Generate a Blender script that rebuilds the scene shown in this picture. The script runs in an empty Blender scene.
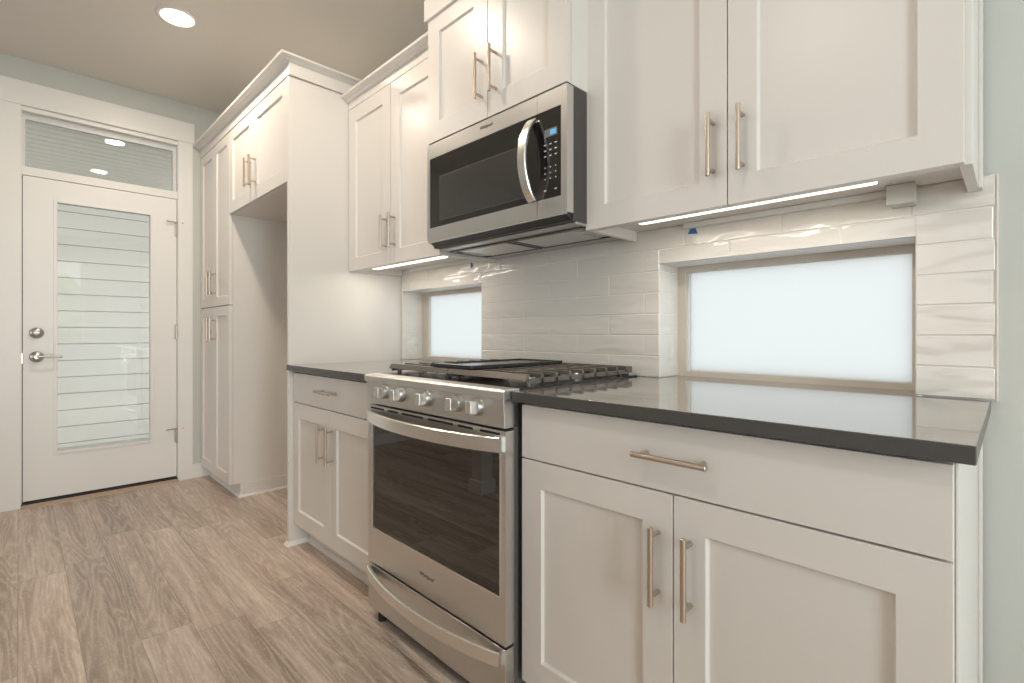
import bpy, bmesh, math, random
from mathutils import Vector

SC = bpy.context.scene
COL = SC.collection
R = math.radians

# ------------------------------------------------------------------ camera, sky, light, exposure
cd = bpy.data.cameras.new('camera')
cam = bpy.data.objects.new('camera', cd)
COL.objects.link(cam)
cam.location = (0.039, -1.6103, 1.0667)
cam.rotation_euler = (R(90), 0, R(45.2764))
cd.sensor_width = 36.0
cd.lens = 496.76 / 1024 * 36
cd.shift_x = (512 - 510.74) / 1024
cd.shift_y = -(341.5 - 333.14) / 1024
cd.clip_start = 0.02
SC.camera = cam

wd = bpy.data.worlds.new('sky'); SC.world = wd
wd.use_nodes = True
bg = wd.node_tree.nodes['Background']
bg.inputs['Color'].default_value = (1.0, 1.0, 1.0, 1)
bg.inputs['Strength'].default_value = 1.9

def area(name, loc, rot, sx, sy, power, color, spread=180):
    l = bpy.data.lights.new(name, 'AREA'); l.shape = 'RECTANGLE'
    l.size = sx; l.size_y = sy; l.energy = power; l.color = color; l.spread = R(spread)
    o = bpy.data.objects.new(name, l); o.location = loc; o.rotation_euler = [R(a) for a in rot]
    COL.objects.link(o)
    return o

sun = bpy.data.lights.new('sun', 'SUN'); sun.energy = 2.5; sun.angle = R(2); sun.color = (1, .95, .86)
so = bpy.data.objects.new('sun', sun); so.rotation_euler = (R(8), R(-38), 0); COL.objects.link(so)

# daylight at the dining window; fill added at unseen patio doors behind the camera
area('patio_fill', (-1.2, -5.55, 1.45), (90, 0, 0), 4.4, 2.2, 14, (1.0, 0.97, 0.94))
area('daylight_dining', (2.92, -1.78, 1.4), (90, 0, 90), 0.9, 2.1, 78, (0.86, 0.965, 1.0))

SC.view_settings.view_transform = 'Standard'
SC.view_settings.look = 'None'
SC.view_settings.gamma = 1.0
SC.view_settings.use_curve_mapping = False
SC.view_settings.exposure = 0.0
SC.cycles.max_bounces = 10
SC.cycles.diffuse_bounces = 6
SC.cycles.glossy_bounces = 5
SC.cycles.transmission_bounces = 6
SC.cycles.transparent_max_bounces = 12
SC.cycles.sample_clamp_indirect = 6.0
SC.cycles.caustics_reflective = False
SC.cycles.caustics_refractive = False

# ------------------------------------------------------------------ materials
def mat(name, col, rough=.5, metal=0.0, ior=1.5, coat=0.0, emis=None, estr=0.0):
    m = bpy.data.materials.new(name); m.use_nodes = True
    p = m.node_tree.nodes['Principled BSDF']
    p.inputs['Base Color'].default_value = (*col, 1)
    p.inputs['Roughness'].default_value = rough
    p.inputs['Metallic'].default_value = metal
    p.inputs['IOR'].default_value = ior
    if coat: p.inputs['Coat Weight'].default_value = coat
    if emis:
        p.inputs['Emission Color'].default_value = (*emis, 1)
        p.inputs['Emission Strength'].default_value = estr
    return m

def nodes(m): return m.node_tree.nodes, m.node_tree.links, m.node_tree.nodes['Principled BSDF']

def tex_coord(N, L, scale=(1, 1, 1), rot=(0, 0, 0)):
    g = N.new('ShaderNodeNewGeometry'); mp = N.new('ShaderNodeMapping')
    mp.inputs['Scale'].default_value = scale; mp.inputs['Rotation'].default_value = rot
    L.new(g.outputs['Position'], mp.inputs['Vector'])
    return mp.outputs['Vector']

def noise(N, L, vec, scale, detail=4, rough=.55, dist=0.0):
    n = N.new('ShaderNodeTexNoise'); n.inputs['Scale'].default_value = scale
    n.inputs['Detail'].default_value = detail; n.inputs['Roughness'].default_value = rough
    n.inputs['Distortion'].default_value = dist
    L.new(vec, n.inputs['Vector']); return n.outputs['Fac']

def bump(N, L, p, h, strength, dist=.01):
    b = N.new('ShaderNodeBump'); b.inputs['Strength'].default_value = strength
    b.inputs['Distance'].default_value = dist
    L.new(h, b.inputs['Height']); L.new(b.outputs['Normal'], p.inputs['Normal'])

def math_n(N, L, op, a, b=None, c=None):
    n = N.new('ShaderNodeMath'); n.operation = op
    for i, v in enumerate((a, b, c)):
        if v is None: continue
        if isinstance(v, (int, float)): n.inputs[i].default_value = v
        else: L.new(v, n.inputs[i])
    return n.outputs[0]

def ramp(N, L, fac, stops):
    r = N.new('ShaderNodeValToRGB'); e = r.color_ramp.elements
    e[0].position, e[0].color = stops[0][0], (*stops[0][1], 1)
    e[1].position, e[1].color = stops[-1][0], (*stops[-1][1], 1)
    for s in stops[1:-1]:
        x = e.new(s[0]); x.color = (*s[1], 1)
    L.new(fac, r.inputs['Fac']); return r.outputs['Color']

def mix(N, L, fac, a, b, mode='MIX'):
    n = N.new('ShaderNodeMix'); n.data_type = 'RGBA'; n.blend_type = mode
    for i, v in ((0, fac), (6, a), (7, b)):
        if isinstance(v, (int, float)): n.inputs[i].default_value = v
        elif isinstance(v, tuple): n.inputs[i].default_value = (*v, 1)
        else: L.new(v, n.inputs[i])
    return n.outputs[2]

def paint(name, col, rough, scale=180, strength=.03):
    m = mat(name, col, rough); N, L, p = nodes(m)
    bump(N, L, p, noise(N, L, tex_coord(N, L), scale, 3), strength, .002)
    return m

M = {}
M['cabinet'] = paint('cabinet_paint', (.755, .72, .685), .33, 60, .02)
M['trim'] = paint('trim_paint', (.83, .82, .80), .35, 60, .02)
M['door_paint'] = paint('door_paint', (.85, .84, .825), .35, 60, .02)
M['wall'] = paint('wall_paint', (.595, .605, .57), .6, 220, .05)
M['ceiling'] = paint('ceiling_paint', (.77, .74, .69), .7, 200, .05)
M['shadow'] = mat('dark_gap', (.02, .02, .02), .7)

# brushed stainless steel
def steel(name, col, rough, sc):
    m = mat(name, col, rough, 1.0); N, L, p = nodes(m)
    n = noise(N, L, tex_coord(N, L, sc), 1.0, 3)
    L.new(math_n(N, L, 'MULTIPLY_ADD', n, .08, rough - .04), p.inputs['Roughness'])
    bump(N, L, p, n, .004, .0005)
    return m
M['steel'] = steel('brushed_stainless', (.72, .71, .695), .30, (3, 3, 350))
M['steel_bright'] = mat('polished_stainless', (.86, .84, .81), .27, 1.0)
M['steel_satin'] = steel('satin_stainless', (.70, .69, .675), .42, (3, 3, 350))
M['nickel'] = steel('brushed_nickel', (.60, .515, .43), .3, (40, 40, 40))
M['chrome'] = mat('chrome', (.50, .49, .47), .32, 1.0)
M['dark_metal'] = mat('dark_painted_steel', (.085, .075, .068), .38, .3)
M['range_side'] = mat('grey_enamel_side', (.12, .11, .105), .42)
M['vent'] = mat('charcoal_vent_plastic', (.045, .047, .05), .4)
M['under'] = mat('underside_plate', (.50, .49, .48), .3, .6)
M['filter'] = mat('grease_filter_mesh', (.62, .61, .60), .35, .8)
M['lamp_lens'] = mat('clear_lamp_lens', (.6, .6, .58), .2)
M['black_glass'] = mat('black_glass', (.012, .011, .010), .04, 0, 1.75)
M['oven_glass'] = mat('oven_door_glass', (.010, .009, .008), 0.012, 0, 1.88)
M['mw_window'] = mat('microwave_window_mesh', (.035, .034, .032), .10, 0, 1.9)
M['cast_iron'] = mat('cast_iron', (.17, .15, .13), .3, .35)
M['griddle'] = mat('griddle_coating', (.05, .05, .05), .2, .4)
M['cooktop'] = mat('cooktop_enamel', (.05, .047, .045), .22, .4)
M['burner'] = mat('burner_aluminium', (.62, .60, .57), .3, 1.0)
M['white_print'] = mat('panel_print', (.75, .74, .70), .5)
M['display'] = mat('display_screen', (.20, .22, .21), .3)
M['display_blue'] = mat('display_digits', (.1, .4, .7), .4, emis=(.10, .42, .75), estr=.45)
M['logo'] = mat('logo_grey', (.16, .14, .13), .35, .6)
M['rubber'] = mat('black_rubber', (.02, .02, .02), .6)
M['tape'] = paint('painters_tape', (.03, .17, .42), .65, 300, .1)
M['plastic'] = mat('white_plastic', (.72, .71, .68), .4)
M['grey_plastic'] = mat('grey_plastic', (.55, .54, .51), .45)
M['led'] = mat('led_diffuser', (.9, .9, .88), .4, emis=(1.0, .93, .80), estr=2.6)
M['bulb'] = mat('recessed_lens', (.9, .9, .88), .4, emis=(1.0, .88, .70), estr=2.2)
M['grout'] = mat('grout', (.80, .775, .745), .8)
M['vinyl'] = mat('tan_window_frame', (.60, .535, .46), .45)
M['vinyl_white'] = mat('white_window_frame', (.74, .75, .73), .4)
M['threshold'] = mat('bronze_threshold', (.03, .03, .03), .4, .6)
M['oak'] = mat('oak_threshold', (.42, .31, .23), .5)

# quartz counter: paler half-metallic base stands in for strong reflections on the top
m = mat('grey_quartz_sheen', (.12, .11, .105), 0.05, 0, 3.0); N, L, p = nodes(m)
v = tex_coord(N, L)
f = noise(N, L, v, 900, 2, .6)
c = ramp(N, L, f, [(.35, (.30, .285, .27)), (.60, (.335, .315, .30)), (.80, (.42, .40, .38))])
L.new(c, p.inputs['Base Color'])
p.inputs['Metallic'].default_value = .5
M['quartz'] = m
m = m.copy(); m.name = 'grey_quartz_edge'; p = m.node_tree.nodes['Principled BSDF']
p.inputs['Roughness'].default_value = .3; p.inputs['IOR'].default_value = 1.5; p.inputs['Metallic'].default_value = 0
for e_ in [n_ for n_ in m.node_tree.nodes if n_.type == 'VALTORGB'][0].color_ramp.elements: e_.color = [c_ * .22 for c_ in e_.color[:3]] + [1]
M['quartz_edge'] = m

# glossy handmade-look subway tile
m = mat('subway_tile', (.77, .73, .685), .07, 0, 1.55); N, L, p = nodes(m)
v = tex_coord(N, L)
v = tex_coord(N, L, (.55, 1, 1.5), (0, R(12), 0))
h = math_n(N, L, 'ADD', noise(N, L, v, 9, 1, .4, .8), math_n(N, L, 'MULTIPLY', noise(N, L, v, 24, 1), .12))
bump(N, L, p, h, .38, .02)
M['tile'] = m

# vinyl plank floor: rows run along x
m = mat('oak_plank', (.4, .3, .22), .32); N, L, p = nodes(m)
g = N.new('ShaderNodeNewGeometry'); sx = N.new('ShaderNodeSeparateXYZ'); L.new(g.outputs['Position'], sx.inputs[0])
W_, LEN = .152, 1.22
yy = math_n(N, L, 'DIVIDE', math_n(N, L, 'ADD', sx.outputs['Y'], 20.0 + .005), W_)
row = math_n(N, L, 'FLOOR', yy); fy = math_n(N, L, 'FRACT', yy)
wn = N.new('ShaderNodeTexWhiteNoise'); wn.noise_dimensions = '1D'; L.new(row, wn.inputs['W'])
xx = math_n(N, L, 'ADD', math_n(N, L, 'DIVIDE', math_n(N, L, 'ADD', sx.outputs['X'], 20.0), LEN), wn.outputs['Value'])
pl = math_n(N, L, 'FLOOR', xx); fx = math_n(N, L, 'FRACT', xx)
cb = N.new('ShaderNodeCombineXYZ'); L.new(pl, cb.inputs[0]); L.new(row, cb.inputs[1])
w2 = N.new('ShaderNodeTexWhiteNoise'); w2.noise_dimensions = '3D'; L.new(cb.outputs[0], w2.inputs['Vector'])
rid = w2.outputs['Value']
# grain coordinates, shifted plank by plank
gx = math_n(N, L, 'MULTIPLY_ADD', rid, 37.0, sx.outputs['X'])
gy = math_n(N, L, 'MULTIPLY_ADD', rid, 11.0, sx.outputs['Y'])
cg = N.new('ShaderNodeCombineXYZ'); L.new(gx, cg.inputs[0]); L.new(gy, cg.inputs[1]); L.new(rid, cg.inputs[2])
def stretched(s):
    q = N.new('ShaderNodeMapping'); q.inputs['Scale'].default_value = s
    L.new(cg.outputs[0], q.inputs['Vector']); return q.outputs['Vector']
broad = noise(N, L, stretched((.45, 9, 1)), 1.4, 3, .5, .3)
fine = noise(N, L, stretched((9, 130, 1)), 1.0, 5, .65)
# cathedral rings
base = noise(N, L, stretched((.85, 9.5, 1)), 1.0, 2, .4, .28)
ring = math_n(N, L, 'SINE', math_n(N, L, 'MULTIPLY', base, 95.0))
ring = math_n(N, L, 'MULTIPLY_ADD', ring, .5, .5)
ring = math_n(N, L, 'POWER', ring, 2.2)
speck = noise(N, L, stretched((60, 140, 1)), 1.0, 2, .5)
col = ramp(N, L, broad, [(.28, (.315, .236, .187)), (.50, (.48, .38, .315)), (.72, (.63, .525, .45))])
col = mix(N, L, math_n(N, L, 'MULTIPLY', ring, .32), col, (.80, .715, .63))
col = mix(N, L, math_n(N, L, 'MULTIPLY', math_n(N, L, 'GREATER_THAN', speck, .60), .20), col, (.82, .74, .65))
tone = ramp(N, L, rid, [(0, (.88, .87, .86)), (.5, (1.0, 1.0, 1.0)), (1, (1.09, 1.085, 1.08))])
col = mix(N, L, 1.0, col, tone, 'MULTIPLY')
grain = ramp(N, L, fine, [(.3, (.78, .76, .74)), (.6, (1.06, 1.06, 1.06))])
col = mix(N, L, 1.0, col, grain, 'MULTIPLY')
e1 = math_n(N, L, 'LESS_THAN', math_n(N, L, 'MINIMUM', fy, math_n(N, L, 'SUBTRACT', 1.0, fy)), .011)
e2 = math_n(N, L, 'LESS_THAN', math_n(N, L, 'MINIMUM', fx, math_n(N, L, 'SUBTRACT', 1.0, fx)), .0013)
edge = math_n(N, L, 'MAXIMUM', e1, e2)
col = mix(N, L, math_n(N, L, 'MULTIPLY', edge, .38), col, (.10, .075, .055))
L.new(col, p.inputs['Base Color'])
bump(N, L, p, math_n(N, L, 'SUBTRACT', math_n(N, L, 'MULTIPLY', fine, .4), edge), .12, .002)
M['floor'] = m

# frosted pane: translucent sheet with a satin surface
m = bpy.data.materials.new('frosted_glass'); m.use_nodes = True
N, L = m.node_tree.nodes, m.node_tree.links
N.remove(N['Principled BSDF']); out = N['Material Output']
tr = N.new('ShaderNodeBsdfTranslucent'); tr.inputs['Color'].default_value = (.95, .985, .985, 1)
gl = N.new('ShaderNodeBsdfGlossy'); gl.inputs['Roughness'].default_value = .3
fr = N.new('ShaderNodeFresnel'); fr.inputs['IOR'].default_value = 1.35
mx = N.new('ShaderNodeMixShader'); L.new(fr.outputs[0], mx.inputs[0]); L.new(tr.outputs[0], mx.inputs[1]); L.new(gl.outputs[0], mx.inputs[2])
L.new(mx.outputs[0], out.inputs['Surface'])
M['frosted'] = m

# clear architectural pane
m = bpy.data.materials.new('clear_glass'); m.use_nodes = True
N, L = m.node_tree.nodes, m.node_tree.links
N.remove(N['Principled BSDF']); out = N['Material Output']
tr = N.new('ShaderNodeBsdfTransparent'); tr.inputs['Color'].default_value = (.98, .985, .98, 1)
gl = N.new('ShaderNodeBsdfGlossy'); gl.inputs['Roughness'].default_value = .0
fr = N.new('ShaderNodeFresnel'); fr.inputs['IOR'].default_value = 1.6
mx = N.new('ShaderNodeMixShader'); L.new(fr.outputs[0], mx.inputs[0]); L.new(tr.outputs[0], mx.inputs[1]); L.new(gl.outputs[0], mx.inputs[2])
L.new(mx.outputs[0], out.inputs['Surface'])
M['clear'] = m

# outdoor materials
M['siding'] = paint('lap_siding_paint', (.84, .835, .80), .5, 90, .04)
M['soffit'] = paint('porch_ceiling_paint', (.58, .575, .53), .5, 90, .04)
m = mat('porch_concrete', (.5, .5, .48), .8); N, L, p = nodes(m)
L.new(ramp(N, L, noise(N, L, tex_coord(N, L), 6), [(.3, (.42, .42, .40)), (.7, (.58, .58, .56))]), p.inputs['Base Color'])
M['concrete'] = m
m = mat('leaf_green', (.2, .3, .1), .6); N, L, p = nodes(m)
L.new(ramp(N, L, noise(N, L, tex_coord(N, L), 5, 6, .7), [(.3, (.10, .20, .05)), (.55, (.33, .46, .16)), (.75, (.62, .72, .40))]), p.inputs['Base Color'])
M['leaf'] = m

# ------------------------------------------------------------------ mesh helpers
class B:
    def __init__(s): s.bm = bmesh.new()
    def box(s, x0, x1, y0, y1, z0, z1):
        x0, x1 = sorted((x0, x1)); y0, y1 = sorted((y0, y1)); z0, z1 = sorted((z0, z1))
        v = [s.bm.verts.new((x, y, z)) for x in (x0, x1) for y in (y0, y1) for z in (z0, z1)]
        for f in ((0, 1, 3, 2), (4, 6, 7, 5), (0, 4, 5, 1), (2, 3, 7, 6), (0, 2, 6, 4), (1, 5, 7, 3)):
            s.bm.faces.new([v[i] for i in f])
        return s
    def prism(s, pts, axis, a, b):
        """polygon pts (two coordinates, the axes other than `axis` in order) extruded along axis a..b"""
        def P(q, t):
            c = list(q); c.insert(axis, t); return c
        A = [s.bm.verts.new(P(q, a)) for q in pts]; C = [s.bm.verts.new(P(q, b)) for q in pts]
        n = len(pts); s.bm.faces.new(A); s.bm.faces.new(C[::-1])
        for i in range(n): s.bm.faces.new((A[i], A[(i + 1) % n], C[(i + 1) % n], C[i]))
        return s
    def lathe(s, p0, axis, prof, seg=24):
        """prof: list of (distance along axis, radius)"""
        p0 = Vector(p0); ax = Vector(axis).normalized()
        u = ax.orthogonal().normalized(); w = ax.cross(u)
        rings = []
        for d, r in prof:
            c = p0 + ax * d
            if r < 1e-6: rings.append([s.bm.verts.new(c)])
            else: rings.append([s.bm.verts.new(c + (u * math.cos(2 * math.pi * k / seg) + w * math.sin(2 * math.pi * k / seg)) * r) for k in range(seg)])
        for a, b in zip(rings, rings[1:]):
            for k in range(seg):
                k2 = (k + 1) % seg
                if len(a) == 1: s.bm.faces.new((a[0], b[k], b[k2]))
                elif len(b) == 1: s.bm.faces.new((a[k], b[0], a[k2]))
                else: s.bm.faces.new((a[k], b[k], b[k2], a[k2]))
        for rg in (rings[0], rings[-1]):
            if len(rg) > 1: s.bm.faces.new(rg)
        return s
    def cyl(s, p0, p1, r, seg=16, ch=.0):
        d = (Vector(p1) - Vector(p0)); n = d.length
        prof = [(0, r), (n, r)] if not ch else [(0, r - ch), (ch, r), (n - ch, r), (n, r - ch)]
        return s.lathe(p0, d, prof, seg)
    def sweep(s, path, width_dir, w, tdirs, t):
        """flat bar along path: width w along width_dir, thickness t along tdirs[i]"""
        wd_ = Vector(width_dir) * w / 2; rings = []
        for p_, td in zip(path, tdirs):
            p_ = Vector(p_); td = Vector(td) * t / 2
            rings.append([s.bm.verts.new(p_ + a) for a in (wd_ * .86 + td, wd_ + td * .5, wd_ - td * .5, wd_ * .86 - td, -wd_ * .86 - td, -wd_ - td * .5, -wd_ + td * .5, -wd_ * .86 + td)])
        n = 8
        for a, b in zip(rings, rings[1:]):
            for k in range(n): s.bm.faces.new((a[k], b[k], b[(k + 1) % n], a[(k + 1) % n]))
        s.bm.faces.new(rings[0]); s.bm.faces.new(rings[-1][::-1])
        return s
    def crown(s, path, prof):
        """moulding profile (out, z) mitred along a plan polyline; out is to the right of travel"""
        pts = [Vector((x, y)) for x, y in path]; rings = []
        def nrm(a, b):
            d = (b - a).normalized(); return Vector((d.y, -d.x))
        for i, p_ in enumerate(pts):
            n1 = nrm(pts[i - 1], p_) if i else nrm(p_, pts[1])
            n2 = nrm(p_, pts[i + 1]) if i + 1 < len(pts) else n1
            k = (n1 + n2); k = k / max(1e-6, k.dot(n1))
            rings.append([s.bm.verts.new((p_.x + k.x * o, p_.y + k.y * o, z)) for o, z in prof])
        n = len(prof)
        for a, b in zip(rings, rings[1:]):
            for k in range(n): s.bm.faces.new((a[k], a[(k + 1) % n], b[(k + 1) % n], b[k]))
        s.bm.faces.new(rings[0][::-1]); s.bm.faces.new(rings[-1])
        return s

LOC = {}
def link(name, b, m, parent=None, bevel=0.0, smooth=True, origin=None):
    bm = b.bm if isinstance(b, B) else b
    bmesh.ops.recalc_face_normals(bm, faces=bm.faces)
    if parent is not None: org = LOC[parent]
    elif origin is not None: org = Vector(origin)
    else:
        xs = [v.co for v in bm.verts]
        lo = [min(c[i] for c in xs) for i in range(3)]; hi = [max(c[i] for c in xs) for i in range(3)]
        org = Vector(((lo[0] + hi[0]) / 2, (lo[1] + hi[1]) / 2, lo[2]))
    bmesh.ops.translate(bm, verts=bm.verts, vec=-org)
    me = bpy.data.meshes.new(name); bm.to_mesh(me); bm.free()
    me.materials.append(m)
    if smooth:
        me.polygons.foreach_set('use_smooth', [True] * len(me.polygons))
        me.set_sharp_from_angle(angle=R(32))
    o = bpy.data.objects.new(name, me); COL.objects.link(o)
    if parent is not None: o.parent = parent
    else: o.location = org
    LOC[o] = org
    if bevel:
        bv = o.modifiers.new('edge', 'BEVEL'); bv.width = bevel; bv.segments = 2; bv.limit_method = 'ANGLE'
        bv.angle_limit = R(40); bv.harden_normals = True
    return o

def tag(o, label, cat, group=None):
    o['label'] = label; o['category'] = cat
    if group: o['group'] = group
    return o
def thing(name, loc, label, cat, group=None):
    o = bpy.data.objects.new(name, None); o.location = loc; COL.objects.link(o); LOC[o] = Vector(loc)
    return tag(o, label, cat, group)
def struct(name, b, m, **k):
    o = link(name, b, m, **k); o['kind'] = 'structure'; return o

def rects_minus(r, holes):
    """rectangle (u0,u1,v0,v1) minus holes -> list of rectangles"""
    rs = [r]
    for h in holes:
        nx = []
        for a in rs:
            if h[0] >= a[1] or h[1] <= a[0] or h[2] >= a[3] or h[3] <= a[2]: nx.append(a); continue
            u0, u1, v0, v1 = a
            if h[0] > u0: nx.append((u0, h[0], v0, v1))
            if h[1] < u1: nx.append((h[1], u1, v0, v1))
            a0, a1 = max(u0, h[0]), min(u1, h[1])
            if h[2] > v0: nx.append((a0, a1, v0, h[2]))
            if h[3] < v1: nx.append((a0, a1, h[3], v1))
        rs = nx
    return rs

# ------------------------------------------------------------------ room shell
CEIL, XD, XR, YF = 2.745, -4.215, 3.0, -5.7
WIN1 = (-.841, -.133, .909, 1.312)      # right frosted window in the backsplash
WIN2 = (-2.497, -1.792, .909, 1.312)    # left frosted window
struct('floor', B().box(XD - .2, XR + .2, YF - .2, .25, -.1, 0), M['floor'], smooth=False)
struct('ceiling', B().box(XD - .2, XR + .2, YF - .2, .3, CEIL, CEIL + .15), M['ceiling'], smooth=False)
b = B()
for u0, u1, v0, v1 in rects_minus((XD - .15, XR + .15, 0, CEIL), [(WIN1[0] - .012, WIN1[1] + .012, WIN1[2] - .035, WIN1[3] + .012), (WIN2[0] - .012, WIN2[1] + .012, WIN2[2] - .035, WIN2[3] + .012)]):
    b.box(u0, u1, .009, .19, v0, v1)
struct('wall_back', b, M['wall'], smooth=False)
DY0, DY1, DZ1 = -1.615, -.777, 2.455    # rough opening for door and transom
b = B()
for u0, u1, v0, v1 in rects_minus((YF - .15, .15, 0, CEIL), [(DY0, DY1, 0, DZ1)]):
    b.box(XD - .13, XD, u0, u1, v0, v1)
struct('wall_left', b, M['wall'], smooth=False)
W4 = (-1.95, -.78, .86, 2.36)
W4b = (-3.5, -1.7)
b = B()
for u0, u1, v0, v1 in rects_minus((YF - .15, .15, 0, CEIL), [(W4[0], W4[1], W4[2], W4[3])]):
    b.box(XR, XR + .13, u0, u1, v0, v1)
struct('wall_right', b, M['wall'], smooth=False)
b = B()
W5 = (-3.4, 1.0, .05, 2.35)
for u0, u1, v0, v1 in rects_minus((XD - .15, XR + .15, 0, CEIL), [W5]):
    b.box(u0, u1, YF - .13, YF, v0, v1)
struct('wall_front', b, M['wall'], smooth=False)

# ------------------------------------------------------------------ entry door, transom, casing
cas = B()
cas.box(XD, XD + .019, -1.693, -1.602, 0, 2.455)
cas.box(XD, XD + .019, -.793, -.702, 0, 2.455)
cas.box(XD, XD + .027, -1.706, -.692, 2.455, 2.600)
struct('trim_1', cas, M['trim'], bevel=.0015)
jm = B()
jm.box(XD - .12, XD + .004, DY0, -1.597, .0, 2.455)
jm.box(XD - .12, XD + .004, -.795, DY1, .0, 2.455)
jm.box(XD - .12, XD + .004, -1.597, -.795, 2.428, 2.455)
jm.box(XD - .12, XD + .004, -1.597, -.795, 2.036, 2.088)
struct('trim_2', jm, M['trim'], bevel=.001)
tr_ = struct('window_3', B().box(XD - .07, XD - .064, -1.585, -.812, 2.095, 2.395), M['clear'], smooth=False)
fb = B()
for r_ in rects_minus((-1.597, -.795, 2.088, 2.428), [(-1.582, -.815, 2.098, 2.392)]): fb.box(XD - .085, XD - .045, *r_)
bmesh.ops.remove_doubles(fb.bm, verts=fb.bm.verts, dist=1e-5)
link('transom_frame', fb, M['vinyl_white'], parent=tr_)
sill = B().box(XD - .13, XD + .012, -1.6, -.793, .002, .022)
th_ = struct('trim_3', sill, M['threshold'], bevel=.002)
link('threshold_reducer', B().prism([(XD + .012, .0), (XD + .055, .0), (XD + .05, .006), (XD + .012, .016)], 1, -1.6, -.793), M['oak'], parent=th_)

# door slab with a full glass lite (faces +x)
door = bpy.data.objects.new('door_1', None); door.location = (XD, -1.196, .03); COL.objects.link(door); LOC[door] = Vector(door.location)
door['kind'] = 'structure'
gy0, gy1, gz0, gz1 = -1.443, -.949, .312, 1.900
sb = B()
for u0, u1, v0, v1 in rects_minus((-1.593, -.799, .032, 2.033), [(gy0, gy1, gz0, gz1)]): sb.box(XD - .045, XD - .002, u0, u1, v0, v1)
bmesh.ops.remove_doubles(sb.bm, verts=sb.bm.verts, dist=1e-5)
link('door_slab', sb, M['door_paint'], parent=door)
lf = B()
for u0, u1, v0, v1 in rects_minus((gy0 - .012, gy1 + .012, gz0 - .012, gz1 + .012), [(gy0 + .006, gy1 - .006, gz0 + .006, gz1 - .006)]): lf.box(XD - .05, XD + .004, u0, u1, v0, v1)
link('lite_frame', lf, M['door_paint'], parent=door, bevel=.002)
link('glass_pane', B().box(XD - .026, XD - .020, gy0, gy1, gz0, gz1), M['clear'], parent=door, smooth=False)
ws = B().box(XD - .075, XD - .0455, -1.5965, -1.575, .02, 2.036).box(XD - .075, XD - .0455, -.817, -.7955, .02, 2.036).box(XD - .075, XD - .0455, -1.5965, -.7955, 2.012, 2.0355)
link('weatherstrip', ws, M['rubber'], parent=door, smooth=False)
link('door_sweep', B().box(XD - .044, XD - .001, -1.592, -.80, .022, .034), M['rubber'], parent=door)
db = B().lathe((XD - .002, -1.532, 1.068), (1, 0, 0), [(0, .034), (.005, .034), (.011, .030), (.015, .024), (.018, .017), (.0195, .009), (.020, 0)], 32)
dbo = link('deadbolt', db, M['chrome'], parent=door)
link('thumb_turn', B().box(XD + .016, XD + .032, -1.548, -1.516, 1.063, 1.073), M['chrome'], parent=dbo, bevel=.003)
lv = B().lathe((XD - .002, -1.532, .920), (1, 0, 0), [(0, .034), (.006, .034), (.013, .028), (.02, .013), (.05, .012), (.05, 0)], 32)
pth = [(XD + .050, -1.532 + t * .112, .920 + .004 * math.sin(t * 3.1)) for t in [i / 8 for i in range(9)]]
for q0, q1 in zip(pth, pth[1:]): lv.cyl(q0, q1, .0075, 16)
lv.lathe(pth[-1], (0, 1, 0), [(0, .0075), (.004, .006), (.006, 0)], 16)
link('lever_handle', lv, M['chrome'], parent=door)
for k, hz in enumerate((1.815, 1.075, .328)):
    hb = B().cyl((XD + .004, -.797, hz - .055), (XD + .004, -.797, hz + .055), .006, 12)
    hb.box(XD - .004, XD + .001, -.812, -.784, hz - .05, hz + .05)
    if k != 1:
        hb.cyl((XD + .006, -.797, hz + .05), (XD + .03, -.865, hz + .05), .004, 10)
        hb.cyl((XD + .006, -.797, hz + .05), (XD + .02, -.760, hz + .05), .004, 10)
    link('hinge', hb, M['nickel'], parent=door)
link('latch_strike', B().box(XD - .004, XD + .005, -1.600, -1.594, .88, .945), M['nickel'], parent=door)

# baseboards
struct('baseboard_left', B().box(XD, XD + .014, -.702, -.585, 0, .10).box(XD, XD + .014, YF, -1.693, 0, .10), M['trim'], bevel=.002)

# porch outside the door
struct('porch_floor', B().box(-6.35, XD - .131, -5, 3, -.14, -.015), M['concrete'], smooth=False)
b = B(); z = -.01
for k in range(17):
    z0 = .0227 + (k - 1) * .157
    b.box(-6.312, -6.284, -2.9, 1.2, z0 + .0035, z0 + .1535)
b.box(-6.33, -6.311, -2.9, 1.2, -.01, 2.6)
struct('porch_wall', b, M['siding'], smooth=False)
b = B()
for k in range(17):
    x = -6.35 + k * .115
    b.prism([(x + .008, 2.48), (x, 2.491), (x, 2.53), (x + .115, 2.53), (x + .115, 2.491), (x + .107, 2.48)], 1, -2.5, .5)
struct('porch_ceiling', b, M['soffit'], smooth=False)
struct('trim_4', B().box(-6.29, -6.265, -2.5, .5, 2.40, 2.48), M['trim'])

# dining window seen in reflections; unseen patio doors added behind the camera for light
def simple_window(name, axis, pos, u0, u1, v0, v1, mull):
    f_ = B(); t = .05
    bars = [(u0, u1, v0, v0 + t), (u0, u1, v1 - t, v1), (u0, u0 + t, v0, v1), (u1 - t, u1, v0, v1)]
    for mu in mull: bars.append((mu - t / 2, mu + t / 2, v0, v1))
    for a0, a1, c0, c1 in bars:
        if axis == 0: f_.box(pos, pos + .07, a0, a1, c0, c1)
        else: f_.box(a0, a1, pos, pos + .07, c0, c1)
    o = struct(name, f_, M['vinyl_white'], bevel=.002)
    g_ = B()
    if axis == 0: g_.box(pos + .03, pos + .036, u0, u1, v0, v1)
    else: g_.box(u0, u1, pos + .03, pos + .036, v0, v1)
    link('glass_pane', g_, M['clear'], parent=o, smooth=False)
simple_window('window_4', 0, XR + .03, *W4, [])
simple_window('window_5', 1, YF - .1, *W5, [-1.93, -.47])
random.seed(5)
hb = bmesh.new()
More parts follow.
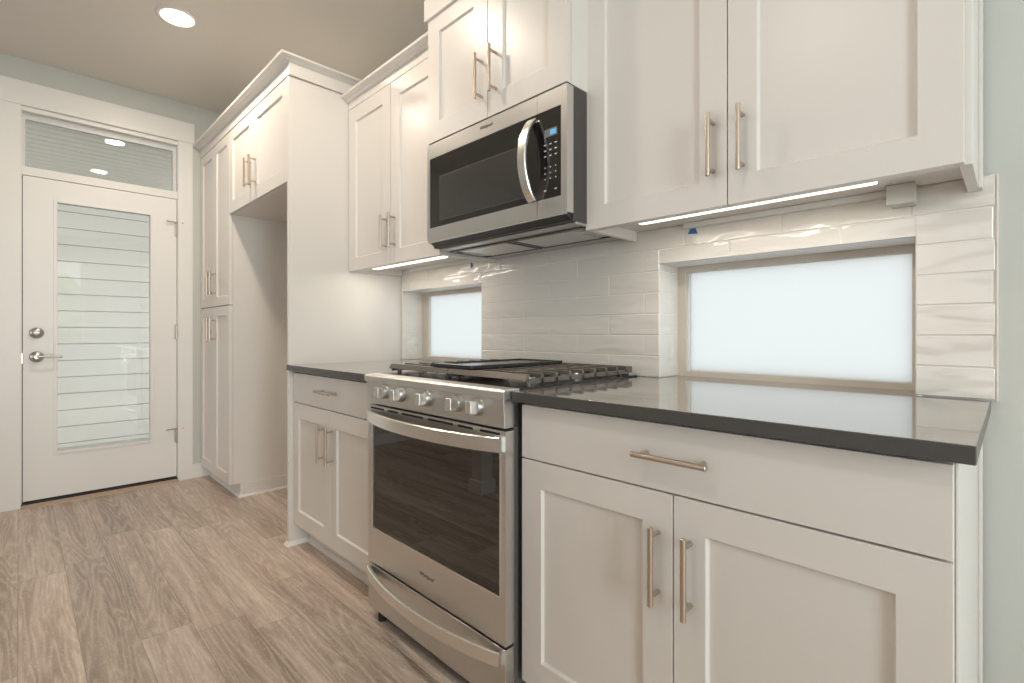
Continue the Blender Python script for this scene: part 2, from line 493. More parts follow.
for k in range(60):
    mtx = __import__('mathutils').Matrix.Translation((6.2 + random.uniform(-.5, .5), random.uniform(-5, 2.5), random.uniform(.1, 2.3)))
    r_ = bmesh.ops.create_icosphere(hb, subdivisions=3, radius=random.uniform(.35, .6), matrix=mtx)
    for v_ in r_['verts']: v_.co += Vector([random.uniform(-.045, .045) for _ in range(3)])
tag(link('hedge', hb, M['leaf'], smooth=False, origin=(6.2, -1, 0)), 'tall green hedge outside the dining window, mirrored in the door glass', 'hedge')
struct('ground_outside', B().box(XR + .2, 12, -8, 6, -.2, -.1), M['concrete'], smooth=False)

# ------------------------------------------------------------------ backsplash windows
def frosted(name, w, dx0):
    x0, x1, z0, z1 = w; y = .139
    f_ = B(); t = .031
    for a0, a1, c0, c1 in rects_minus((x0 - .01, x1 + .01, z0 - .002, z1 + .01), [(x0 + t + dx0, x1 - .022, z0 + .018, z1 - .022)]): f_.box(a0, a1, y, y + .05, c0, c1)
    bmesh.ops.remove_doubles(f_.bm, verts=f_.bm.verts, dist=1e-5)
    o = struct(name, f_, M['vinyl'])
    g_ = B(); i0, i1 = x0 + t + dx0, x1 - .022
    g_.box(i0 - .004, i0 + .008, y + .012, y + .04, z0 + .018, z1 - .022)
    link('glazing_bead', g_, M['vinyl_white'], parent=o, bevel=.001)
    link('frosted_pane', B().box(i0, i1, y + .024, y + .03, z0 + .016, z1 - .02), M['frosted'], parent=o, smooth=False)
    return o
frosted('window_1', WIN1, 0.0)
frosted('window_2', WIN2, .02)
# plaster returns above the windows
struct('trim_5', B().box(WIN1[0], WIN1[1], .0005, .16, WIN1[3], WIN1[3] + .011).box(WIN2[0], WIN2[1], .0005, .16, WIN2[3], WIN2[3] + .011), M['trim'], smooth=False)

# ------------------------------------------------------------------ tile backsplash
PX, PZ, Z0 = .3024, .0755, .9095
g = .003
TX0, TX1, TZ1 = -2.508, .0115, 1.437
bs = thing('tile_backsplash', (-1.25, 0, Z0), 'glossy off-white subway tile backsplash set in running bond behind the range', 'backsplash')
random.seed(11)
tb = B()
def tile(u0, u1, v0, v1):
    if u1 - u0 < .006 or v1 - v0 < .006: return
    t = [random.uniform(-.0007, .0007) for _ in range(4)]
    c = .0018; y0 = .0
    q = [(u0, v0), (u1, v0), (u1, v1), (u0, v1)]
    qi = [(u0 + c, v0 + c), (u1 - c, v0 + c), (u1 - c, v1 - c), (u0 + c, v1 - c)]
    bk = [tb.bm.verts.new((a, .0085, z)) for a, z in q]; md = [tb.bm.verts.new((a, y0 + .0012, z)) for a, z in q]
    ft = [tb.bm.verts.new((a, y0 + t[i], z)) for i, (a, z) in enumerate(qi)]
    for i in range(4):
        j = (i + 1) % 4
        tb.bm.faces.new((bk[i], bk[j], md[j], md[i])); tb.bm.faces.new((md[i], md[j], ft[j], ft[i]))
    tb.bm.faces.new(ft)
holes = [WIN1, WIN2]
for k in range(0, 8):
    v0, v1 = Z0 + k * PZ + g / 2, min(Z0 + (k + 1) * PZ - g / 2, TZ1)
    off = -.142 if k % 2 == 0 else -.2935
    for n in range(-9, 2):
        u0, u1 = max(off + n * PX + g / 2, TX0), min(off + (n + 1) * PX - g / 2, TX1)
        for r_ in rects_minus((u0, u1, v0, v1), holes): tile(*r_)
link('tile_field', tb, M['tile'], parent=bs, smooth=False)
gb = B()
for r_ in rects_minus((TX0, TX1 + .0015, Z0, TZ1), holes): gb.box(r_[0], r_[1], .0022, .0088, r_[2], r_[3])
link('grout_bed', gb, M['grout'], parent=bs, smooth=False)
for w in (WIN1, WIN2):
    for xa, xb, ga, gb_ in ((w[0] - .009, w[0] + .0008, w[0] - .009, w[0] - .0005), (w[1] - .0008, w[1] + .009, w[1] + .0005, w[1] + .009)):
        rb = B()
        for k in range(6):
            v0, v1 = Z0 + k * PZ + g / 2, min(Z0 + (k + 1) * PZ - g / 2, w[3])
            if v1 - v0 > .01: rb.box(xa, xb, .002, .139, v0, v1)
        link('reveal_tiles', rb, M['tile'], parent=bs, bevel=.001)
        link('reveal_grout', B().box(ga, gb_, .003, .1385, Z0, w[3]), M['grout'], parent=bs, smooth=False)
link('edge_trim', B().box(TX1 + .0015, TX1 + .005, -.001, .009, Z0, TZ1), M['tile'], parent=bs, bevel=.0008)

# ------------------------------------------------------------------ cabinets
def shaker(x0, x1, z0, z1, yf, th=.02, fr=.07, frt=None, rec=.009, frl=None, frr=None, frb=None):
    """five-piece shaker door facing -y; front face at yf"""
    b = B(); bm = b.bm
    frl = frl or fr; frr = frr or fr; frb = frb or fr; frt = frt or fr; s = .004
    def ring(a0, a1, c0, c1, y): return [bm.verts.new(q) for q in ((a0, y, c0), (a1, y, c0), (a1, y, c1), (a0, y, c1))]
    bk = ring(x0, x1, z0, z1, yf + th); f0 = ring(x0, x1, z0, z1, yf)
    f1 = ring(x0 + frl, x1 - frr, z0 + frb, z1 - frt, yf)
    f2 = ring(x0 + frl + s, x1 - frr - s, z0 + frb + s, z1 - frt - s, yf + rec)
    for a, c in ((bk, f0), (f0, f1), (f1, f2)):
        for i in range(4): bm.faces.new((a[i], a[(i + 1) % 4], c[(i + 1) % 4], c[i]))
    bm.faces.new(f2); bm.faces.new(bk[::-1])
    return b

def slab(x0, x1, z0, z1, yf, th=.02): return B().box(x0, x1, yf, yf + th, z0, z1)

def pull(name, x, z, yf, vert, parent, n=.167, cc=.128):
    d = .035; y = yf - d; b = B(); h = n / 2
    if vert: b.cyl((x, y, z - h), (x, y, z + h), .0062, 16, .0008)
    else: b.cyl((x - h, y, z), (x + h, y, z), .0062, 16, .0008)
    for s in (-1, 1):
        q = (x, z + s * cc / 2) if vert else (x + s * cc / 2, z)
        b.cyl((q[0], y, q[1]), (q[0], yf + .001, q[1]), .005, 12)
    return link(name, b, M['nickel'], parent=parent)

def door_pull(t, x0, x1, z0, z1, yf, hx, hz, **k):
    d = link('door', shaker(x0, x1, z0, z1, yf, **k), M['cabinet'], parent=t, bevel=.0012)
    pull('handle', hx, hz, yf, True, d)
    return d

YB, YU, YL, YM, YP = -.628, -.292, -.332, -.395, -.650
# --- right base cabinet
t = thing('base_cabinet', (-.465, -.3, 0), 'wide white base cabinet with one drawer right of the range', 'cabinet')
b = B().box(-.912, -.022, YB + .021, -.003, .11, .879)
link('carcass', b, M['cabinet'], parent=t)
link('toe_kick', B().box(-.912, -.022, -.55, -.535, 0, .11), M['cabinet'], parent=t)
link('end_panel', B().box(-.0215, -.017, YB + .0205, -.003, 0, .879), M['cabinet'], parent=t, bevel=.001)
link('scribe_moulding', B().box(-.017, -.0095, -.04, -.003, 0, .879), M['cabinet'], parent=t, bevel=.002)
d = link('drawer', slab(-.9095, -.0222, .7275, .8715, YB), M['cabinet'], parent=t, bevel=.0015)
pull('handle', -.4625, .8035, YB, False, d)
door_pull(t, -.9095, -.4672, .1145, .7235, YB, -.4995, .5727, fr=.0705, frb=.075)
door_pull(t, -.4642, -.0222, .1145, .7235, YB, -.4262, .5702, fr=.0685, frb=.075)
# --- left base cabinet
t = thing('base_cabinet', (-2.1, -.3, 0), 'narrower white base cabinet between the tall end panel and the range', 'cabinet')
link('carcass', B().box(-2.510, -1.69, YB + .021, -.003, .11, .879), M['cabinet'], parent=t)
tk = link('toe_kick', B().box(-2.498, -1.69, -.55, -.535, 0, .11), M['cabinet'], parent=t)
link('shoe_moulding', B().prism([(-.55, 0), (-.562, 0), (-.560, .01), (-.55, .018)], 0, -2.498, -1.69), M['trim'], parent=tk)
d = link('drawer', slab(-2.506, -1.693, .7235, .8685, YB), M['cabinet'], parent=t, bevel=.0015)
pull('handle', -2.097, .803, YB, False, d)
door_pull(t, -2.506, -2.0965, .1125, .7195, YB, -2.150, .569, fr=.062, frt=.074, frb=.074)
door_pull(t, -2.0935, -1.693, .1125, .7195, YB, -2.063, .569, fr=.062, frt=.074, frb=.074)
# --- right wall cabinet
t = thing('wall_cabinet', (-.484, -.15, 1.4), 'large two-door white upper cabinet above the right frosted window', 'cabinet')
b = B().box(-.945, -.927, YU + .021, -.003, 1.402, 2.29).box(-.036, -.016, YU + .021, -.003, 1.402, 2.29)
b.box(-.927, -.036, YU + .021, -.003, 1.436, 2.29)
link('carcass', b, M['cabinet'], parent=t, bevel=.0008)
link('light_rail', B().box(-.927, -.036, YU + .021, YU + .037, 1.4035, 1.436), M['cabinet'], parent=t, bevel=.0008)
link('scribe_moulding', B().box(-.016, -.009, -.04, -.003, 1.402, 2.29), M['cabinet'], parent=t, bevel=.0015)
door_pull(t, -.9435, -.488, 1.4025, 2.285, YU, -.5235, 1.562, fr=.073)
door_pull(t, -.485, -.0275, 1.4025, 2.285, YU, -.4465, 1.561, fr=.072)
CR = [(.0, -.026), (.012, -.025), (.02, -.016), (.044, -.009), (.047, 0.0), (0.0, 0.0)]
def crown(parent, path, ztop): return link('crown_moulding', B().crown(path, [(o_, ztop + z_) for o_, z_ in CR]), M['cabinet'], parent=parent)
link('frieze', B().box(-.945, -.024, YU + .002, YU + .02, 2.287, 2.345), M['cabinet'], parent=t)
crown(t, [(-.9355, YU), (-.024, YU), (-.024, -.003)], 2.352)
# --- left wall cabinet
t = thing('wall_cabinet', (-2.09, -.16, 1.4), 'two-door white upper cabinet between the tall panel and the microwave', 'cabinet')
b = B().box(-2.510, -2.494, YL + .021, -.003, 1.402, 2.29).box(-1.698, -1.682, YL + .021, -.003, 1.402, 2.29)
b.box(-2.494, -1.698, YL + .021, -.003, 1.436, 2.29)
link('carcass', b, M['cabinet'], parent=t, bevel=.0008)
link('light_rail', B().box(-2.494, -1.698, YL + .021, YL + .037, 1.4035, 1.436), M['cabinet'], parent=t, bevel=.0008)
door_pull(t, -2.506, -2.080, 1.402, 2.277, YL, -2.114, 1.557, fr=.076, frb=.068)
door_pull(t, -2.077, -1.683, 1.402, 2.277, YL, -2.040, 1.557, fr=.076, frb=.068)
link('frieze', B().box(-2.510, -1.683, YL, YL + .02, 2.280, 2.335), M['cabinet'], parent=t)
crown(t, [(-2.510, YL), (-1.683, YL)], 2.346)
# --- cabinet over the microwave
t = thing('wall_cabinet', (-1.31, -.2, 1.852), 'short white cabinet standing proud above the microwave', 'cabinet')
link('carcass', B().box(-1.6815, -.9375, YM + .021, -.003, 1.852, 2.45), M['cabinet'], parent=t, bevel=.0008)
door_pull(t, -1.680, -1.310, 1.854, 2.375, YM, -1.340, 2.004, fr=.078)
door_pull(t, -1.307, -.939, 1.854, 2.375, YM, -1.263, 2.007, fr=.078)
link('frieze', B().crown([(-1.6815, -.005), (-1.6815, YM), (-.9375, YM), (-.9375, -.005)], [(0, 2.366), (.011, 2.366), (.011, 2.455), (0, 2.455)]), M['cabinet'], parent=t, bevel=.001)
link('crown_moulding', B().crown([(-1.6815, -.005), (-1.6815, YM), (-.9375, YM), (-.9375, -.005)], [(.011 + o_, 2.490 + z_) for o_, z_ in CR[:-1]] + [(0, 2.490), (0, 2.448)]), M['cabinet'], parent=t)
# --- pantry
XPR, XPN = -3.495, -2.512
t = thing('pantry_cabinet', (-3.85, -.3, 0), 'tall white pantry with four narrow doors beside the entry door', 'cabinet')
link('carcass', B().box(XD + .003, XPR, YP + .021, .006, .09, 2.3575), M['cabinet'], parent=t, bevel=.001)
tk = link('toe_kick', B().box(XD + .015, XPR, -.585, -.003, 0, .09), M['cabinet'], parent=t)
link('shoe_moulding', B().crown([(XD + .015, -.585), (XPR, -.585), (XPR, -.01)], [(0, 0), (.012, 0), (.010, .010), (0, .018)]), M['trim'], parent=tk)
link('base_board', B().box(XPR, XPR + .006, -.58, -.01, .0, .088), M['cabinet'], parent=t, bevel=.001)
xm = -3.852
for z0, z1, hz in ((.0915, 1.2445, 1.092), (1.2505, 2.3565, 1.409)):
    door_pull(t, XD + .012, xm - .0015, z0, z1, YP, xm - .04, hz, fr=.062)
    door_pull(t, xm + .0015, XPR - .002, z0, z1, YP, xm + .04, hz, fr=.062)
# --- cabinet over the fridge niche
t = thing('wall_cabinet', (-3.0, -.3, 1.83), 'white two-door cabinet bridging the empty fridge niche', 'cabinet')
link('carcass', B().box(XPR + .001, -2.532, YP + .021, .006, 1.831, 2.3575), M['cabinet'], parent=t, bevel=.001)
xm = -3.045
door_pull(t, XPR + .001, xm - .0015, 1.832, 2.3565, YP, xm - .042, 1.996, fr=.066, frb=.075)
door_pull(t, xm + .0015, -2.5335, 1.832, 2.3565, YP, xm + .042, 1.996, fr=.066, frb=.075)
# --- tall end panel
t = thing('end_panel', (-2.52, -.32, 0), 'full-height white end panel between the fridge niche and the left counter', 'panel')
link('panel_board', B().box(-2.531, XPN, YP, .006, 0, 2.3575), M['cabinet'], parent=t, bevel=.001)
link('shoe_moulding', B().crown([(-2.531, -.60), (-2.531, YP), (XPN, YP), (XPN, -.55)], [(0, 0), (.013, 0), (.011, .011), (.004, .019), (0, .02)]), M['trim'], parent=t)
# --- frieze and crown over pantry, niche and panel
t = thing('crown_moulding', (-3.3, -.4, 2.36), 'white crown moulding capping pantry, fridge niche and end panel', 'moulding')
pth = [(XD + .003, YP), (XPN, YP), (XPN, .005)]
link('frieze', B().box(XD + .003, XPN + .012, YP - .003, YP + .02, 2.360, 2.43).box(-2.531, XPN + .012, YP + .02, .005, 2.360, 2.43), M['cabinet'], parent=t, bevel=.001)
link('crown_profile', B().crown(pth, [(.0005, 2.418), (.005, 2.418)] + [(.005 + o_, 2.448 + z_) for o_, z_ in CR[1:5]] + [(.0005, 2.448)]), M['cabinet'], parent=t)

# ------------------------------------------------------------------ countertops
def counter(x0, x1, label, wins):
    t = thing('countertop', ((x0 + x1) / 2, -.3, .881), label, 'countertop')
    sl = link('slab', B().box(x0, x1, -.661, -.002, .881, .909), M['quartz'], parent=t, bevel=.002)
    sl.data.materials.append(M['quartz_edge'])          # same stone, darkened and dulled; only the top gets the boosted reflection
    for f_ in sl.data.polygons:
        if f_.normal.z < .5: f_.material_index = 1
    for w in wins:
        link('window_sill', B().box(max(w[0], x0) + .0012, min(w[1], x1) - .0012, -.0015, .138, .885, .9088), M['quartz'], parent=t, smooth=False)
counter(-.9155, .004, 'dark grey quartz countertop reflecting the large frosted window', [WIN1])
counter(-2.511, -1.688, 'dark grey quartz countertop against the tall end panel', [WIN2])

# ------------------------------------------------------------------ gas range
RX0, RX1, RY = -1.674, -.925, -.675
RC = (RX0 + RX1) / 2
t = thing('gas_range', (RC, -.35, 0), 'stainless steel slide-in gas range with five front knobs and glass oven door', 'range')
link('body', B().box(RX0 + .006, RX1 - .006, RY + .034, -.012, .03, .90), M['range_side'], parent=t)
# front nose and cooktop deck
nb = B().prism([(RY - .010, .8875), (RY - .012, .907), (RY - .004, .9135), (RY + .05, .9135), (RY + .05, .8875)], 0, RX0 - .004, RX1 + .004)
link('front_nose', nb, M['steel_satin'], parent=t, bevel=.0015)
link('cooktop', B().box(RX0 - .003, RX1 + .003, RY + .05, -.012, .899, .9135), M['cooktop'], parent=t, bevel=.002)
link('back_trim', B().box(RX0 - .003, RX1 + .003, -.06, -.010, .9135, .924), M['steel'], parent=t, bevel=.002)
link('control_panel', B().prism([(RY - .006, .887), (RY + .05, .887), (RY + .05, .807), (RY - .002, .807)], 0, RX0 + .004, RX1 - .002), M['steel'], parent=t, bevel=.0015)
for kx in (-1.536, -1.4345, -1.282, -1.124, -1.033):
    zc = .8575; kb = B().lathe((kx, RY - .004, zc), (0, -1, 0), [(0, .0265), (.004, .0265), (.006, .025), (.014, .0245), (.018, .0225), (.018, 0)], 32)
    k_ = link('knob', kb, M['chrome'], parent=t)
    link('grip', B().prism([(kx - .0145, RY - .018), (kx - .0125, RY - .044), (kx + .0125, RY - .044), (kx + .0145, RY - .018)], 2, zc - .0185, zc + .0185), M['steel_bright'], parent=k_, bevel=.003)
# oven door: steel frame around the window
dz0, dz1 = .216, .800
ob = B()
gw = (-1.632, -.947, .346, .752)
for u0, u1, v0, v1 in rects_minus((RX0 + .006, RX1, dz0, dz1), [gw]): ob.box(u0, u1, RY, RY + .034, v0, v1)
bmesh.ops.remove_doubles(ob.bm, verts=ob.bm.verts, dist=1e-5)
od = link('oven_door', ob, M['steel'], parent=t)
gf = B()
for u0, u1, v0, v1 in rects_minus((gw[0] - .003, gw[1] + .003, gw[2] - .003, gw[3] + .003), [(gw[0] + .001, gw[1] - .001, gw[2] + .001, gw[3] - .001)]): gf.box(u0, u1, RY - .0016, RY + .004, v0, v1)
link('window_bezel', gf, M['steel_bright'], parent=od)
link('window_glass', B().box(gw[0], gw[1], RY + .0015, RY + .02, gw[2], gw[3]), M['oven_glass'], parent=od, smooth=False)
vb = B()
for s0, s1 in ((-1.6475, -1.5545), (-1.5272, -1.4614), (-1.4361, -1.3114), (-1.2836, -1.1541), (-1.13, -1.0608), (-1.03, -.9471)):
    vb.box(s0, s1, RY - .0006, RY + .003, .7865, .7935)
link('vent_slots', vb, M['shadow'], parent=od, smooth=False)
def bow_handle(name, parent, x0, x1, zc, hgt, bow, th=.014):
    n = 28; path = []; td = []
    for i in range(n + 1):
        s = i / n * 2 - 1
        path.append((x0 + (x1 - x0) * i / n, RY - .008 - bow * (1 - s * s) ** .9 , zc))
    for i in range(n + 1):
        a = Vector(path[max(0, i - 1)]); c = Vector(path[min(n, i + 1)]); d_ = (c - a).normalized()
        td.append(Vector((d_.y, -d_.x, 0)))
    b = B().sweep(path, (0, 0, 1), hgt, td, th)
    return link(name, b, M['steel_bright'], parent=parent)
bow_handle('handle', od, -1.650, -.940, .7625, .043, .056)
# storage drawer
sd = link('storage_drawer', B().box(RX0 + .006, RX1, RY, RY + .034, .046, .207), M['steel'], parent=t, bevel=.002)
bow_handle('handle', sd, -1.650, -.940, .181, .040, .050)
for fx_ in (-1.612, -.985):
    link('foot', B().cyl((fx_, RY + .028, 0), (fx_, RY + .028, .045), .016, 16), M['rubber'], parent=t)
# burners
for bx_, by_, r_ in ((-1.52, -.44, .05), (-1.52, -.18, .042), (-1.08, -.44, .055), (-1.08, -.18, .04), (-1.30, -.31, .05)):
    q = link('burner', B().lathe((bx_, by_, .913), (0, 0, 1), [(0, r_ + .012), (.004, r_ + .010), (.006, r_ * .9), (.014, r_ * .88), (.014, 0)], 28), M['burner'], parent=t)
    link('burner_cap', B().lathe((bx_, by_, .927), (0, 0, 1), [(0, r_ * .8), (.003, r_ * .84), (.007, r_ * .78), (.008, 0)], 28), M['cast_iron'], parent=q)
# hinged continuous grates, left and right half
def grate(x0, x1):
    b = B(); y0, y1 = -.580, -.052; zt, zb, w = .9485, .921, .013
    b.prism([(y0 - .012, .931), (y0, zt), (y0 + .012, zt), (y0 + .008, .9285)], 0, x0, x1)      # sloped front bar
    b.box(x0, x1, y1 - w, y1, zb + .004, zt)
    for xx_ in (x0, x1 - .011): b.box(xx_, xx_ + .011, y0, y1, zb + .0, zb + .014)
    n = 7
    for k in range(1, n + 1):
        yy_ = y0 + (y1 - y0) * k / (n + 1)
        b.prism([(x0, zt - .003), (x0 + .003, zt), (x1 - .003, zt), (x1, zt - .003), (x1, zb), (x1 - .012, zb), (x1 - .016, zt - .011), (x0 + .016, zt - .011), (x0 + .012, zb), (x0, zb)], 1, yy_ - .0055, yy_ + .0055)
    for xx_ in ((x0 * 2 + x1) / 3, (x0 + 2 * x1) / 3): b.box(xx_ - .005, xx_ + .005, y0, y1, zt - .012, zt - .001)
    for xx_ in (x0 + .02, x1 - .03):
        for yy_ in (y0 + .015, y1 - .02): b.box(xx_, xx_ + .012, yy_, yy_ + .012, .913, zb + .004)
    b.box(x1 - .014, x1, y1, y1 + .028, .916, .947) if x1 > RC + .1 else b.box(x0, x0 + .014, y1, y1 + .028, .916, .947)
    return b
link('grate', grate(RX0 + .012, RC - .0015), M['cast_iron'], parent=t, bevel=.0012)
link('grate', grate(RC + .0015, RX1 - .010), M['cast_iron'], parent=t, bevel=.0012)

def lettering(name, text, size, loc, rot, m, parent):
    c = bpy.data.curves.new(name, 'FONT'); c.body = text; c.size = size; c.extrude = .0004
    c.align_x = 'CENTER'; c.align_y = 'CENTER'; c.shear = .25
    tmp = bpy.data.objects.new(name, c); COL.objects.link(tmp)
    dg_ = bpy.context.evaluated_depsgraph_get(); dg_.update()
    me = bpy.data.meshes.new_from_object(tmp.evaluated_get(dg_)); bpy.data.objects.remove(tmp)
    me.name = name; me.materials.clear(); me.materials.append(m)
    o = bpy.data.objects.new(name, me); COL.objects.link(o)
    o.parent = parent; o.location = Vector(loc) - LOC[parent]; o.rotation_euler = rot
    LOC[o] = LOC[parent]
    return o
lettering('logo_lettering', 'Whirlpool', .0185, (-1.293, RY - .0004, .281), (R(90), 0, 0), M['logo'], od)

# griddle laid over the middle of the grates
gx0, gx1, gy0_, gy1_ = -1.400, -1.178, -.582, -.125
t = thing('griddle', ((gx0 + gx1) / 2, -.34, .949), 'flat black griddle plate lying across the middle of the range grates', 'griddle')
link('plate', B().box(gx0, gx1, gy0_, gy1_, .9495, .957), M['griddle'], parent=t, bevel=.003)
rm = B()
for u0, u1, v0, v1 in rects_minus((gx0, gx1, gy0_, gy1_), [(gx0 + .012, gx1 - .012, gy0_ + .03, gy1_ - .012)]): rm.box(u0, u1, v0, v1, .953, .962)
link('rim', rm, M['griddle'], parent=t, bevel=.002)

# ------------------------------------------------------------------ microwave
MX0, MX1, MY, MZ0, MZ1 = -1.6845, -.9385, YM, 1.4465, 1.848
t = thing('microwave', (-1.31, -.2, 1.41), 'stainless over-the-range microwave with black glass front and curved handle', 'microwave')
link('body', B().box(MX0 + .002, MX1 - .0005, MY + .032, -.003, 1.424, MZ1), M['dark_metal'], parent=t)
fb = B()
mg = (-1.6655, -.963, 1.5015, 1.7885)
for u0, u1, v0, v1 in rects_minus((MX0, -1.0650, MZ0, MZ1), [mg]): fb.box(u0, u1, MY, MY + .032, v0, v1)
link('door_frame', fb, M['steel'], parent=t)
fb = B()
for u0, u1, v0, v1 in rects_minus((-1.0635, MX1, MZ0, MZ1), [mg]): fb.box(u0, u1, MY, MY + .032, v0, v1)
link('panel_frame', fb, M['steel'], parent=t)
dg = link('door_glass', B().box(mg[0], -1.0650, MY + .001, MY + .02, mg[2], mg[3]), M['black_glass'], parent=t, bevel=.001)
link('viewing_window', B().box(-1.597, -1.118, MY + .0004, MY + .003, 1.527, 1.702), M['mw_window'], parent=dg, smooth=False)
wb = B()
for u0, u1, v0, v1 in rects_minus((-1.6005, -1.1145, 1.5235, 1.7055), [(-1.597, -1.118, 1.527, 1.702)]): wb.box(u0, u1, MY + .0003, MY + .003, v0, v1)
link('window_border', wb, M['dark_metal'], parent=dg, smooth=False)
cp = link('control_panel', B().box(-1.0635, mg[1], MY + .001, MY + .02, mg[2], mg[3]), M['black_glass'], parent=t, bevel=.001)
link('display', B().box(-1.033, -.979, MY + .0002, MY + .003, 1.7005, 1.7255), M['display'], parent=cp, smooth=False)
link('display_digits', B().box(-1.008, -.984, MY - .0001, MY + .002, 1.7055, 1.7205), M['display_blue'], parent=cp, smooth=False)
for r_ in range(9):
    if r_ in (3, 7): continue
    for c_ in range(3):
        if r_ == 8 and c_ == 1: continue
        xx_, zz_ = -1.030 + c_ * .0225, 1.6765 - r_ * .0185
        w_ = .0045 if r_ < 3 or r_ > 7 else .0022
        link('key', B().box(xx_ - w_, xx_ + w_, MY + .0003, MY + .002, zz_ - .0018, zz_ + .0018), M['white_print'], parent=cp, smooth=False)
n = 24; path = []; td = []
for i in range(n + 1):
    s = i / n * 2 - 1
    path.append((-1.080, MY - .006 - .050 * (1 - s * s) ** .8, 1.637 - s * .132))
for i in range(n + 1):
    a = Vector(path[max(0, i - 1)]); c = Vector(path[min(n, i + 1)]); d_ = (c - a).normalized()
    td.append(Vector((0, d_.z, -d_.y)))
link('handle', B().sweep(path, (1, 0, 0), .036, td, .013), M['steel_bright'], parent=t)
lettering('logo_lettering', 'Whirlpool', .0165, (-1.317, MY - .0004, 1.824), (R(90), 0, 0), M['logo'], t)
# vent lip and underside
link('vent_lip', B().prism([(MY + .004, MZ0), (MY + .004, 1.441), (MY + .03, 1.428), (MY + .06, 1.419), (MY + .06, MZ0)], 0, MX0 + .012, MX1 - .008), M['vent'], parent=t, bevel=.001)
link('lip_highlight', B().box(MX0 + .006, MX1 - .004, MY + .001, MY + .006, 1.4405, 1.4470), M['steel_bright'], parent=t, bevel=.001)  # bright strip standing in for the highlight along the lower steel edge
un = link('underside', B().box(MX0 + .012, MX1 - .004, MY + .050, -.006, 1.4165, 1.426), M['under'], parent=t, bevel=.002)
for f0, f1 in ((-1.60, -1.335), (-1.285, -1.02)):
    link('grease_filter', B().box(f0, f1, -.27, -.10, 1.4135, 1.4175), M['filter'], parent=un, bevel=.001)
for f0, f1 in ((-1.655, -1.615), (-1.005, -.955)):
    link('lamp_lens', B().box(f0, f1, -.24, -.12, 1.4135, 1.4175), M['lamp_lens'], parent=un, bevel=.001)
fr_ = B()
for (a0, a1) in ((-1.66, -1.315), (-1.305, -.955)):
    for u0, u1, v0, v1 in rects_minus((a0, a1, -.30, -.085), [(a0 + .018, a1 - .018, -.282, -.10)]): fr_.box(u0, u1, v0, v1, 1.412, 1.4175)
link('filter_frame', fr_, M['dark_metal'], parent=un, bevel=.001)

# ------------------------------------------------------------------ under-cabinet lights
def led(x0, x1, y0, y1, label):
    t = thing('under_cabinet_light', ((x0 + x1) / 2, (y0 + y1) / 2, 1.4355), label, 'light', 'under-cabinet light bars')
    link('housing', B().box(x0 - .012, x1 + .012, y0 - .004, y1 + .004, 1.424, 1.4358), M['plastic'], parent=t, bevel=.001)
    link('diffuser', B().box(x0, x1, y0, y1, 1.4145, 1.4245), M['led'], parent=t, bevel=.002)
    area('under_cabinet_lamp', ((x0 + x1) / 2, (y0 + y1) / 2, 1.4105), (0, 0, 0), x1 - x0, .03, 2.1 * (x1 - x0), (1.0, .90, .74))
led(-.80, -.183, -.225, -.183, 'white light bar glowing under the right upper cabinet')
led(-2.41, -1.79, -.245, -.205, 'white light bar glowing under the left upper cabinet')
jb = thing('junction_box', (-.155, -.035, 1.386), 'small grey junction box under the right end of the upper cabinet', 'box')
link('box_body', B().box(-.182, -.1285, -.062, -.001, 1.388, 1.4355), M['grey_plastic'], parent=jb, bevel=.004)
link('box_lid', B().box(-.1845, -.126, -.066, -.058, 1.386, 1.4355), M['grey_plastic'], parent=jb, bevel=.002)
tag(link('wire_channel', B().box(-.74, -.183, -.022, -.001, 1.418, 1.4355), M['plastic'], bevel=.002), 'slim white wire channel running from the grey junction box', 'wire channel')
tag(link('wire_channel', B().box(-2.40, -1.70, -.022, -.001, 1.418, 1.4355), M['plastic'], bevel=.002), 'slim white wire channel behind the left light bar', 'wire channel')

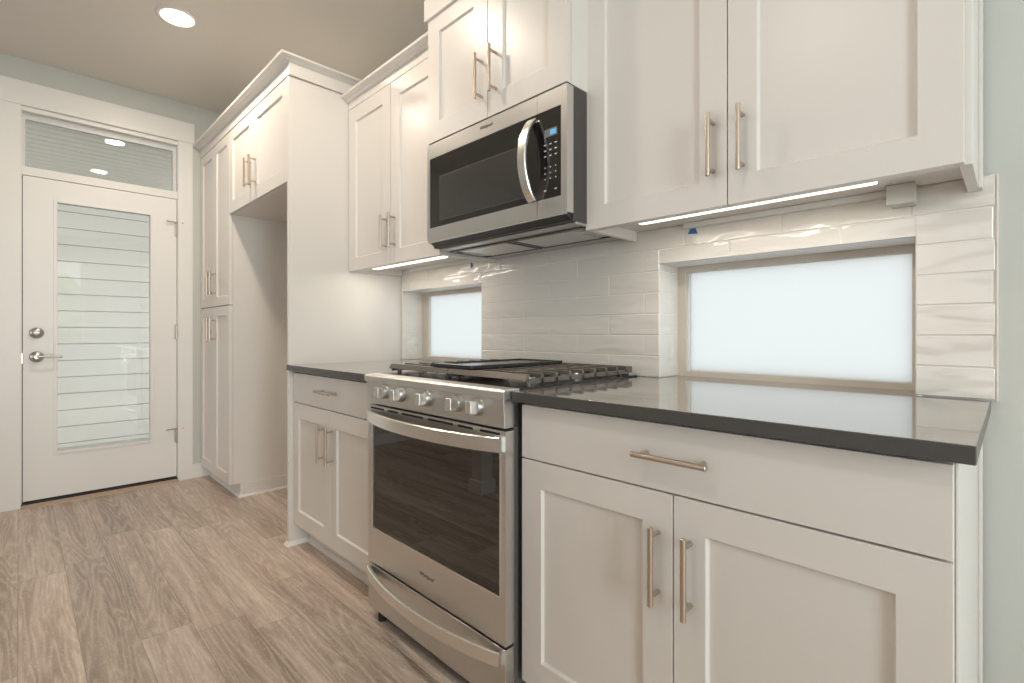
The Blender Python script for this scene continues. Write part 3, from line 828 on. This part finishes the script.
def tape(pts, label):
    b = B().prism(pts, 1, -.0022, -.0012)
    tag(link('painters_tape', b, M['tape'], smooth=False), label, 'tape', 'scraps of blue tape')
tape([(-.734, 1.4015), (-.699, 1.3985), (-.708, 1.420), (-.722, 1.4225)], 'blue tape scrap on the tiles above the right frosted window')
tape([(-1.872, 1.398), (-1.866, 1.391), (-1.853, 1.400), (-1.855, 1.412), (-1.868, 1.422)], 'blue tape scrap on the tiles above the left frosted window')

# ------------------------------------------------------------------ recessed ceiling lights
def can(x, y, label, watt=7.5):
    t = thing('ceiling_light', (x, y, CEIL), label, 'ceiling light', 'recessed ceiling lights')
    link('trim_ring', B().lathe((x, y, CEIL + .001), (0, 0, -1), [(0, .098), (.004, .097), (.008, .088), (.006, .079), (.006, 0)], 40), M['plastic'], parent=t)
    link('lens', B().lathe((x, y, CEIL - .005), (0, 0, -1), [(0, .076), (.004, .074), (.005, 0)], 40), M['bulb'], parent=t)
    l = bpy.data.lights.new('recessed_lamp', 'AREA'); l.shape = 'DISK'; l.size = .13; l.energy = watt; l.color = (1.0, .86, .70)
    o = bpy.data.objects.new('recessed_lamp', l); o.location = (x, y, CEIL - .012); COL.objects.link(o)
can(-3.08, -1.012, 'round glowing recessed ceiling light in front of the pantry', 13)
can(-1.97, -1.02, 'round recessed ceiling light over the left base cabinet, mirrored in the transom glass', 10)
can(-.68, -2.0, 'round recessed ceiling light behind the camera, its glow on the right upper door')
can(.9, -3.6, 'round recessed ceiling light over the dining corner, outside the picture')

# ------------------------------------------------------------------ island across the aisle (mirrored in the oven glass)
t = thing('kitchen_island', (-.9, -2.5, 0), 'white kitchen island with a square corner post, mirrored in the oven door', 'island')
link('body', B().box(-2.1, .55, -2.95, -2.24, .0, .879), M['cabinet'], parent=t, bevel=.002)
link('countertop', B().box(-2.56, .62, -2.98, -1.87, .881, .915), M['quartz'], parent=t, bevel=.003)
pb = B().box(-2.52, -2.42, -2.00, -1.90, 0, .881)
link('post', pb, M['cabinet'], parent=t, bevel=.003)
link('post_base', B().box(-2.536, -2.404, -2.016, -1.884, 0, .09), M['trim'], parent=t, bevel=.004)
